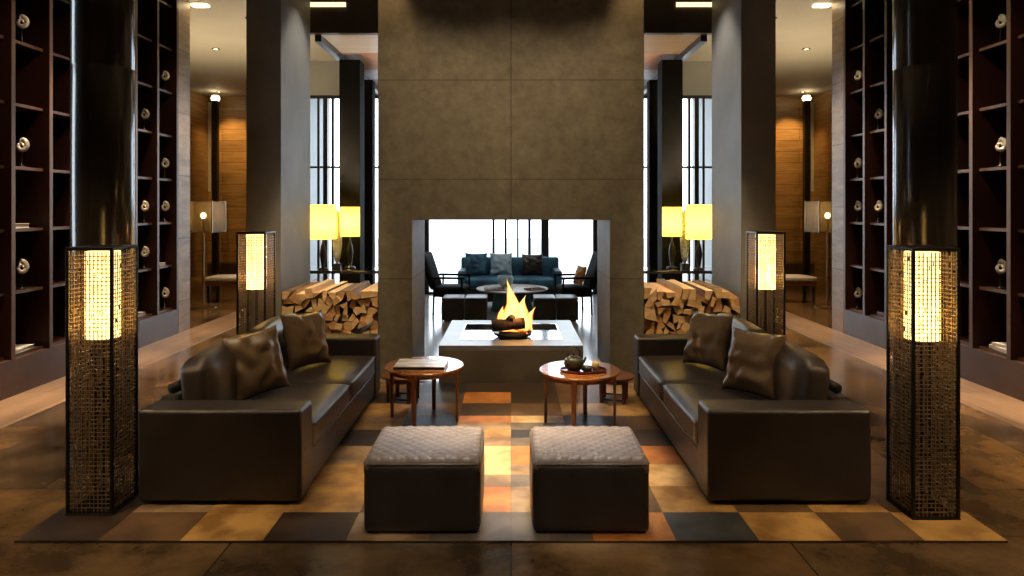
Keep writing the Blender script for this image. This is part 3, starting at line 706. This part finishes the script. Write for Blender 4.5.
# ------------------------------------------------------------------ consoles, table lamps, vases behind the log stacks
for s, side in ((-1, 'left'), (1, 'right')):
    x0, x1 = sorted((s*1.62, s*3.1))
    t = thing('console_table', ((x0+x1)/2, 8.98, .005), f'high black console table behind the {side} firewood stack', 'console', 'black consoles behind the firewood')
    w = (x1-x0)/2
    link('top', BX((-w, w, -.28, .28, .94, .98)), M['lacquer'], t, bevel=.004, seg=1)
    link('lower_shelf', BX((-w+.05, w-.05, -.25, .25, .3, .33)), M['black'], t)
    for sx in (-1, 1):
        for sy in (-1, 1): link('leg', BX((sx*(w-.05)-.025, sx*(w-.05)+.025, sy*.24-.025, sy*.24+.025, 0, .94)), M['black'], t)
    for (xx, yy, r, h0, h1, lab) in ((2.44, 8.83, .168, 1.385, 1.83, 'larger yellow drum table lamp next to the square pillar'), (2.15, 9.08, .128, 1.41, 1.80, 'smaller yellow drum table lamp nearer the fireplace')):
        t = thing('table_lamp', (s*xx, yy, .985), f'{lab}, on the {side} black console', 'lamp', 'yellow table lamps on the consoles')
        b = .985
        link('lamp_base', lathe([(0, 0), (.07, 0), (.07, .015), (.02, .03), (.03, .1), (.045, .2), (.03, .3), (.012, .36), (.012, h0-b+.12), (0, h0-b+.12)], 24), M['black'], t, smooth=True)
        link('lamp_shade', lathe([(r-.004, h0-b), (r, h0-b), (r, h1-b), (r-.004, h1-b)], 40), M['shade_y'], t, smooth=True)
        link('light_bulb', lathe([(0, h0-b+.12), (.02, h0-b+.13), (.03, h0-b+.17), (0, h0-b+.2)], 14), M['bulb'], t, smooth=True)
        point(s*xx, yy, (h0+h1)/2-.03, 11, (1, .88, .5), .04)
    t = thing('tall_vase', (s*2.315, 8.86 + .2, .985), f'slender grey speckled oval sculpture between the yellow lamps on the {side} console', 'sculpture', 'oval sculptures on the consoles')
    link('stone_body', lathe([(0, .06), (.02, .065), (.045, .15), (.062, .3), (.065, .45), (.055, .6), (.035, .72), (.01, .78), (0, .785)], 24, 1, .5), M['silver'] if s < 0 else mat('grey_speckled_stone', (.12, .12, .11), (.4, .4, .38), rough=.5, scale=30, bump=.5, bscale=40), t, smooth=True)
    link('plinth_block', BX((-.05, .05, -.05, .05, 0, .065)), M['black'], t)

# ------------------------------------------------------------------ dining room seen through the opening
FZ = .005
for (xa, xb, lab) in ((-1.08, -.74, 'leftmost'), (-.72, -.38, 'second from left'), (.36, .70, 'second from right'), (.72, 1.05, 'rightmost')):
    t = thing('low_bench_seat', ((xa+xb)/2, 10.85, FZ), f'black leather stool seat in the row beyond the fire, {lab} of four', 'stool', 'black cube stools beyond the fire')
    w = (xb-xa)/2
    link('body', BX((-w, w, -.25, .25, .03, .33)), M['black'], t, bevel=.01)
    link('seat_pad', puff(w*2, .5, .045, crown=.008, r=.015, n=6), M['leather_seat'], t, loc=(0, 0, .33), smooth=True)
    link('foot', BX((-w+.03, w-.03, -.2, .2, 0, .03)), M['black'], t)
t = thing('round_coffee_table', (0.02, 11.75, FZ), 'round coffee table with glossy reddish top beyond the fire', 'table')
link('table_top', lathe([(0, .37), (.6, .37), (.62, .38), (.62, .395), (0, .4)], 48), M['white'], t)
link('drum_base', lathe([(0, 0), (.33, 0), (.36, .02), (.3, .37), (0, .37)], 32), M['teal'], t, smooth=False)
book_obj('magazine', .34, .24, .03, (-.28, 11.42, FZ+.4), .1, M['tray'], 'red-covered magazine on the left of the coffee table beyond the fire', 'magazines on the far coffee table', 'magazine')
book_obj('magazine', .30, .22, .02, (.40, 11.5, FZ+.4), .5, M['tray'], 'red-covered magazine on the right of the coffee table beyond the fire', 'magazines on the far coffee table', 'magazine')
t = thing('flower_bowl', (-.10, 11.9, FZ+.4), 'pale blue glass bowl in the middle of the far coffee table', 'bowl')
link('bowl_body', lathe([(0, 0), (.07, 0), (.13, .06), (.15, .14), (.12, .2), (.11, .2), (.14, .14), (.12, .07), (0, .02)], 28), M['palefab'], t, smooth=True)
# blue sofa
t = thing('blue_sofa', (-.02, 12.9, FZ), 'dark blue sofa facing the fire with its back to the windows', 'sofa')
link('base', BX((-.95, .95, -.42, .42, .05, .30)), M['black'], t, bevel=.01)
for x0 in (-.83, 0): link('seat_cushion', puff(.82, .72, .17, crown=.02, r=.04, n=8), M['teal'], t, loc=(x0+.415, -.06, .30), smooth=True)
link('backrest', BX((-.95, .95, .30, .46, .30, .82)), M['teal'], t, bevel=.04, seg=3)
for sx in (-1, 1): link('arm', BX((sx*.95-.07-sx*.06, sx*.95+.07-sx*.06, -.42, .30, .30, .62)), M['teal'], t, bevel=.03, seg=3)
for sx in (-1, 1):
    for sy in (-1, 1): link('foot', BX((sx*.88-.03, sx*.88+.03, sy*.36-.03, sy*.36+.03, 0, .05)), M['black'], t)
for i, (x, m_, lab, sz) in enumerate([(-.68, 'teal', 'blue cushion at the left end of the far blue sofa', .44), (-.19, 'palefab', 'pale blue cushion left of centre on the far blue sofa', .44), (.42, 'black', 'black cushion on the right half of the far blue sofa', .42)]):
    o = link('sofa_cushion', pillow(sz, .16, seed=i+20), M[m_], loc=(x, 12.98, FZ+.49), rot=(-.25, 0, .1*(i-1)), smooth=True); tag(o, lab, 'cushion', 'cushions on the far blue sofa')
# armchairs at both sides
def armchair(x, y, rz, label):
    t = thing('armchair', (x, y, FZ), label, 'armchair', 'black armchairs beyond the fireplace', rz)
    link('seat', puff(.52, .50, .12, crown=.015, r=.03, n=8), M['matteblack'], t, loc=(0, 0, .34), smooth=True)
    link('backrest', puff(.56, .09, .62, crown=.015, r=.03, n=8), M['matteblack'], t, loc=(0, .27, .42), rot=(-.32, 0, 0), smooth=True)
    for sx in (-1, 1):
        link('arm', BX((sx*.30-.025, sx*.30+.025, -.28, .30, .60, .635)), M['matteblack'], t, bevel=.006)
        for sy in (-1, 1):
            link('leg', tube([(sx*.30, sy*.25, 0), (sx*.30, sy*.23, .61)], .017, 8), M['matteblack'], t)
    link('seat_rail', BX((-.29, .29, -.26, .26, .30, .345)), M['matteblack'], t)
    return t
armchair(-1.0, 11.55, PI/2 - .15, 'black armchair in profile at the left of the far coffee table')
armchair(1.05, 11.55, -PI/2 + .15, 'black armchair in profile at the right of the far coffee table')
o = link('sofa_cushion', pillow(.34, .13, seed=40), M['orangefab'], loc=(1.12, 11.50, FZ+.478), rot=(-.3, 0, -PI/2+.3), smooth=True); tag(o, 'amber cushion on the armchair right of the far coffee table', 'cushion')

# ------------------------------------------------------------------ side aisles: floor lamps, benches, wall posts
for s, side in ((-1, 'left'), (1, 'right')):
    x = -5.52 if s < 0 else 5.68
    t = thing('floor_lamp', (x, 12.2, 0), f'brass floor lamp with a sheer square shade in the {side} aisle by the wood wall', 'lamp', 'sheer-shaded floor lamps')
    link('foot_plate', lathe([(0, 0), (.22, 0), (.22, .015), (.03, .03), (0, .03)], 32), M['brass'], t)
    link('pole', tube([(0, 0, .02), (0, 0, 1.60)], .016, 10), M['brass'], t)
    link('shade', BX((-.28, .28, -.28, -.276, 1.35, 1.90), (-.28, .28, .276, .28, 1.35, 1.90), (-.28, -.276, -.276, .276, 1.35, 1.90), (.276, .28, -.276, .276, 1.35, 1.90)), M['shade_b'], t)
    link('shade_frame', BX(*[(a*.28-.008, a*.28+.008, b*.28-.008, b*.28+.008, 1.34, 1.91) for a in (-1, 1) for b in (-1, 1)], (-.28, .28, -.008, .008, 1.34, 1.352)), M['brass'], t)
    link('light_bulb', lathe([(0, 1.59), (.03, 1.60), (.05, 1.65), (.03, 1.69), (0, 1.70)], 16), M['bulb'], t, smooth=True)
    point(x, 12.2, 1.76, 10, WARM, .05)
    xa, xb = (-5.75, -4.35) if s < 0 else (4.35, 5.75)
    t = thing('aisle_bench', ((xa+xb)/2, 13.0, 0), f'long low bench with pale seat in the {side} aisle', 'bench', 'pale topped benches in the aisles')
    w = (xb-xa)/2
    link('seat_pad', puff(2*w, .5, .09, crown=.01, r=.03, n=8), M['white'], t, loc=(0, 0, .40), smooth=True)
    link('seat_rail', BX((-w+.01, w-.01, -.23, .23, .32, .40)), M['cherryleg'], t)
    for sx in (-1, 1):
        for sy in (-1, 1): link('leg', BX((sx*(w-.06)-.025, sx*(w-.06)+.025, sy*.2-.025, sy*.2+.025, 0, .32)), M['black'], t)
    t = thing('slender_post', (s*7.65, 17.6, 0), f'slender dark post topped by a light, in front of the {side} wood wall', 'lamp post', 'slender posts by the wood walls')
    link('pole', BX((-.07, .07, -.07, .07, 0, 4.55)), M['blackmetal'], t)
    link('white_strip', BX((-.16 if s < 0 else .08, -.08 if s < 0 else .16, -.07, .07, 2.2, 4.5)), M['white'], t)
    link('bracket', BX((-.08 if s < 0 else .07, -.07 if s < 0 else .08, -.03, .03, 2.3, 4.4)), M['blackmetal'], t)
    link('lamp_head', lathe([(0, 4.55), (.09, 4.55), (.11, 4.62), (.08, 4.68), (0, 4.68)], 20), M['lens'], t)
    # warm line lights
    x0, x1 = sorted((s*2.03, s*2.62))
    o = link('ceiling_strip_light', BX((x0, x1, 8.335, 8.36, 4.26, 4.31)), M['strip_light']); tag(o, f'thin warm strip light on the dark beam above the {side} firewood stack', 'light', 'warm strip lights on the dark beam')
    x0, x1 = sorted((s*4.72, s*4.52))
    o = link('cove_light', BX((*sorted((s*4.72, s*4.5)), 10.03, 10.15, 4.775, 4.80)), M['lens']); tag(o, f'warm recessed ceiling light beside the {side} travertine wall end', 'light', 'recessed lights by the wall ends')

# ------------------------------------------------------------------ lights
def downlight(x, y, e, tx=None, ty=None, tz=0, cone=60, blend=.7, col=(1, .74, .46), zc=4.8, r=.05):  # some calls below add fill with no known lamp behind it
    t = thing('downlight', (x, y, zc), 'round recessed ceiling downlight, some of the set added as fill', 'light', 'recessed ceiling downlights')
    link('ring', lathe([(.045, -.012), (.07, -.012), (.075, 0), (.045, 0)], 24), M['blackmetal'], t)
    link('lens', lathe([(0, -.004), (.045, -.004), (.045, 0), (0, 0)], 20), M['lens'], t)
    l = bpy.data.lights.new('spot', 'SPOT'); l.energy = e; l.color = col; l.spot_size = math.radians(cone); l.spot_blend = blend; l.shadow_soft_size = r
    o = bpy.data.objects.new('downlight_beam', l); COL.objects.link(o); o.location = (x, y, zc-.03)
    d = Vector(((x if tx is None else tx)-x, (y if ty is None else ty)-y, tz-(zc-.03)))
    o.rotation_euler = d.to_track_quat('-Z', 'Y').to_euler()
# wash on the fireplace face
for x in (-.9, 0, .9): downlight(x, 5.5, 115, x, 7.3, 1.5, 64)
for s in (-1, 1):
    downlight(s*1.27, 6.85, 60, s*1.30, 7.2, 2.6, 40, col=(1, .66, .32))
    downlight(s*1.9, 5.7, 300, s*1.92, 7.25, .75, 26, col=(1, .78, .5))  # added fill on the log ends
    downlight(s*1.95, 7.75, 110, s*1.93, 7.7, .9, 34, col=(1, .84, .62))  # added fill on the log tops, standing in for window light
# rug and seating
for s in (-1, 1): downlight(s*1.75, 7.7, 110, s*2.42, 7.7, 2.0, 60, col=(1, .92, .82))  # added fill on the pillar sides, standing in for daylight
downlight(0, 4.9, 1500, 0, 4.8, 0, 30, 1., col=(1, .75, .44))
downlight(0, 6.2, 200, 0, 6.0, 0, 34, .8)
downlight(-.05, 2.6, 90, 0, 3.9, 0, 50); downlight(0, .2, 170, 0, 3.7, .2, 24, .8, col=(1, .82, .66))  # second one is added front fill for the ottoman faces
downlight(-.46, 4.3, 520, -.46, 4.1, .4, 14, 1., col=(.80, .89, 1)); downlight(.40, 4.3, 520, .40, 4.1, .4, 16, 1., col=(.92, .93, 1))
for s in (-1, 1):
    downlight(s*1.5, 5.4, 110, s*1.5, 5.4, 0, 42); downlight(s*2.0, 4.3, 70, s*1.75, 4.3, .5, 26)
    downlight(s*1.9, 1.6, 75, s*1.8, 4.1, .3, 44)  # added frontal fill on the sofa arms
    downlight(s*3.4, 2.2, 330, s*3.5, 3.8, 0, 56)
    for y, e in ((3.9, 520), (5.4, 420), (7.0, 620), (8.8, 420), (10.8, 300), (13.2, 200)): downlight(s*4.15, y, e, s*4.45, y, 0, 38, col=(1, .70, .45))
    downlight(s*3.2, 5.4, 90, s*4.9, 6.9, 1.6, 60); downlight(s*3.4, 7.0, 65, s*4.9, 7.2, 2.6, 66); downlight(s*3.6, 9.0, 50, s*4.9, 9.2, 2.0, 70); downlight(s*3.3, 9.9, 110, s*4.73, 9.86, 2.6, 26)  # last one is added warm fill on the travertine wall ends
    downlight(s*7.6, 17.7, 200, s*7.35, 18.4, 1.8, 80, col=(1, .60, .20)); downlight(s*6.6, 17.7, 120, s*6.5, 18.4, 1.8, 80, col=(1, .60, .20))
    downlight(s*7.4, 15.0, 110, s*8.2, 16.5, 2.5, 80, col=(1, .6, .2))
    downlight(s*5.6, 12.9, 90, s*5.4, 13.0, 0, 40)
    downlight(s*.9, 11.6, 55, s*.4, 12.5, .3, 60, zc=3.94, col=(.85, .93, 1))  # added cool fill to lift the blue sofa and its cushions
    downlight(s*3.3, 10.2, 130, s*3.3, 11.5, 4.4, 50, col=(1, .7, .3)) if False else None
# added fill for the soffit and aisle ceilings, set at the lamp tops
def upward(x, y, z, tx, ty, tz, e, cone, col):
    l = bpy.data.lights.new('ceiling_fill', 'SPOT'); l.energy = e; l.color = col; l.spot_size = math.radians(cone); l.spot_blend = 1.; l.shadow_soft_size = .12
    o = bpy.data.objects.new('ceiling_fill', l); COL.objects.link(o); o.location = (x, y, z)
    o.rotation_euler = Vector((tx-x, ty-y, tz-z)).to_track_quat('-Z', 'Y').to_euler()
for s in (-1, 1):
    upward(-5.52 if s < 0 else 5.68, 12.2, 1.93, s*5.7, 12.0, 4.8, 330, 150, (1, .76, .44))
    upward(s*2.15, 9.08, 1.81, s*1.9, 9.6, 3.94, 90, 110, (1, .78, .5))
    upward(s*2.44, 8.83, 1.84, s*3.4, 11.6, 4.8, 150, 60, (1, .74, .42))
def portal(x, y, z, w, h, rot):
    l = bpy.data.lights.new('window_daylight', 'AREA'); l.shape = 'RECTANGLE'; l.size = w; l.size_y = h; l.cycles.is_portal = True
    o = bpy.data.objects.new('window_daylight', l); COL.objects.link(o); o.location = (x, y, z); o.rotation_euler = rot
portal(0, 14.12, 2.05, 9.8, 4.1, (-PI/2, 0, 0))
portal(-5.26, 4.96, 2.4, .68, 4.8, (PI/2, 0, -PI/2))

# world: pale overcast daylight
w = bpy.data.worlds.new('World'); sc.world = w; w.use_nodes = True
bg = w.node_tree.nodes['Background']; bg.inputs[0].default_value = (.82, .91, 1.0, 1); bg.inputs[1].default_value = 4.2

# ------------------------------------------------------------------ camera
cam = bpy.data.cameras.new('camera'); cam.sensor_width = 36; cam.lens = 680/1024*36; cam.shift_y = -81/1024; cam.shift_x = 1/1024
co = bpy.data.objects.new('camera', cam); COL.objects.link(co); co.location = (0, 0, 1.8); co.rotation_euler = (PI/2, 0, 0)
cam.clip_start = .05
sc.camera = co
sc.view_settings.view_transform = 'Standard'; sc.view_settings.look = 'None'; sc.view_settings.gamma = 1; sc.view_settings.use_curve_mapping = False
sc.view_settings.exposure = .38
sc.cycles.use_denoising = True
sc.cycles.max_bounces = 8; sc.cycles.transparent_max_bounces = 24; sc.cycles.sample_clamp_indirect = 6
sc.cycles.caustics_reflective = False; sc.cycles.caustics_refractive = False
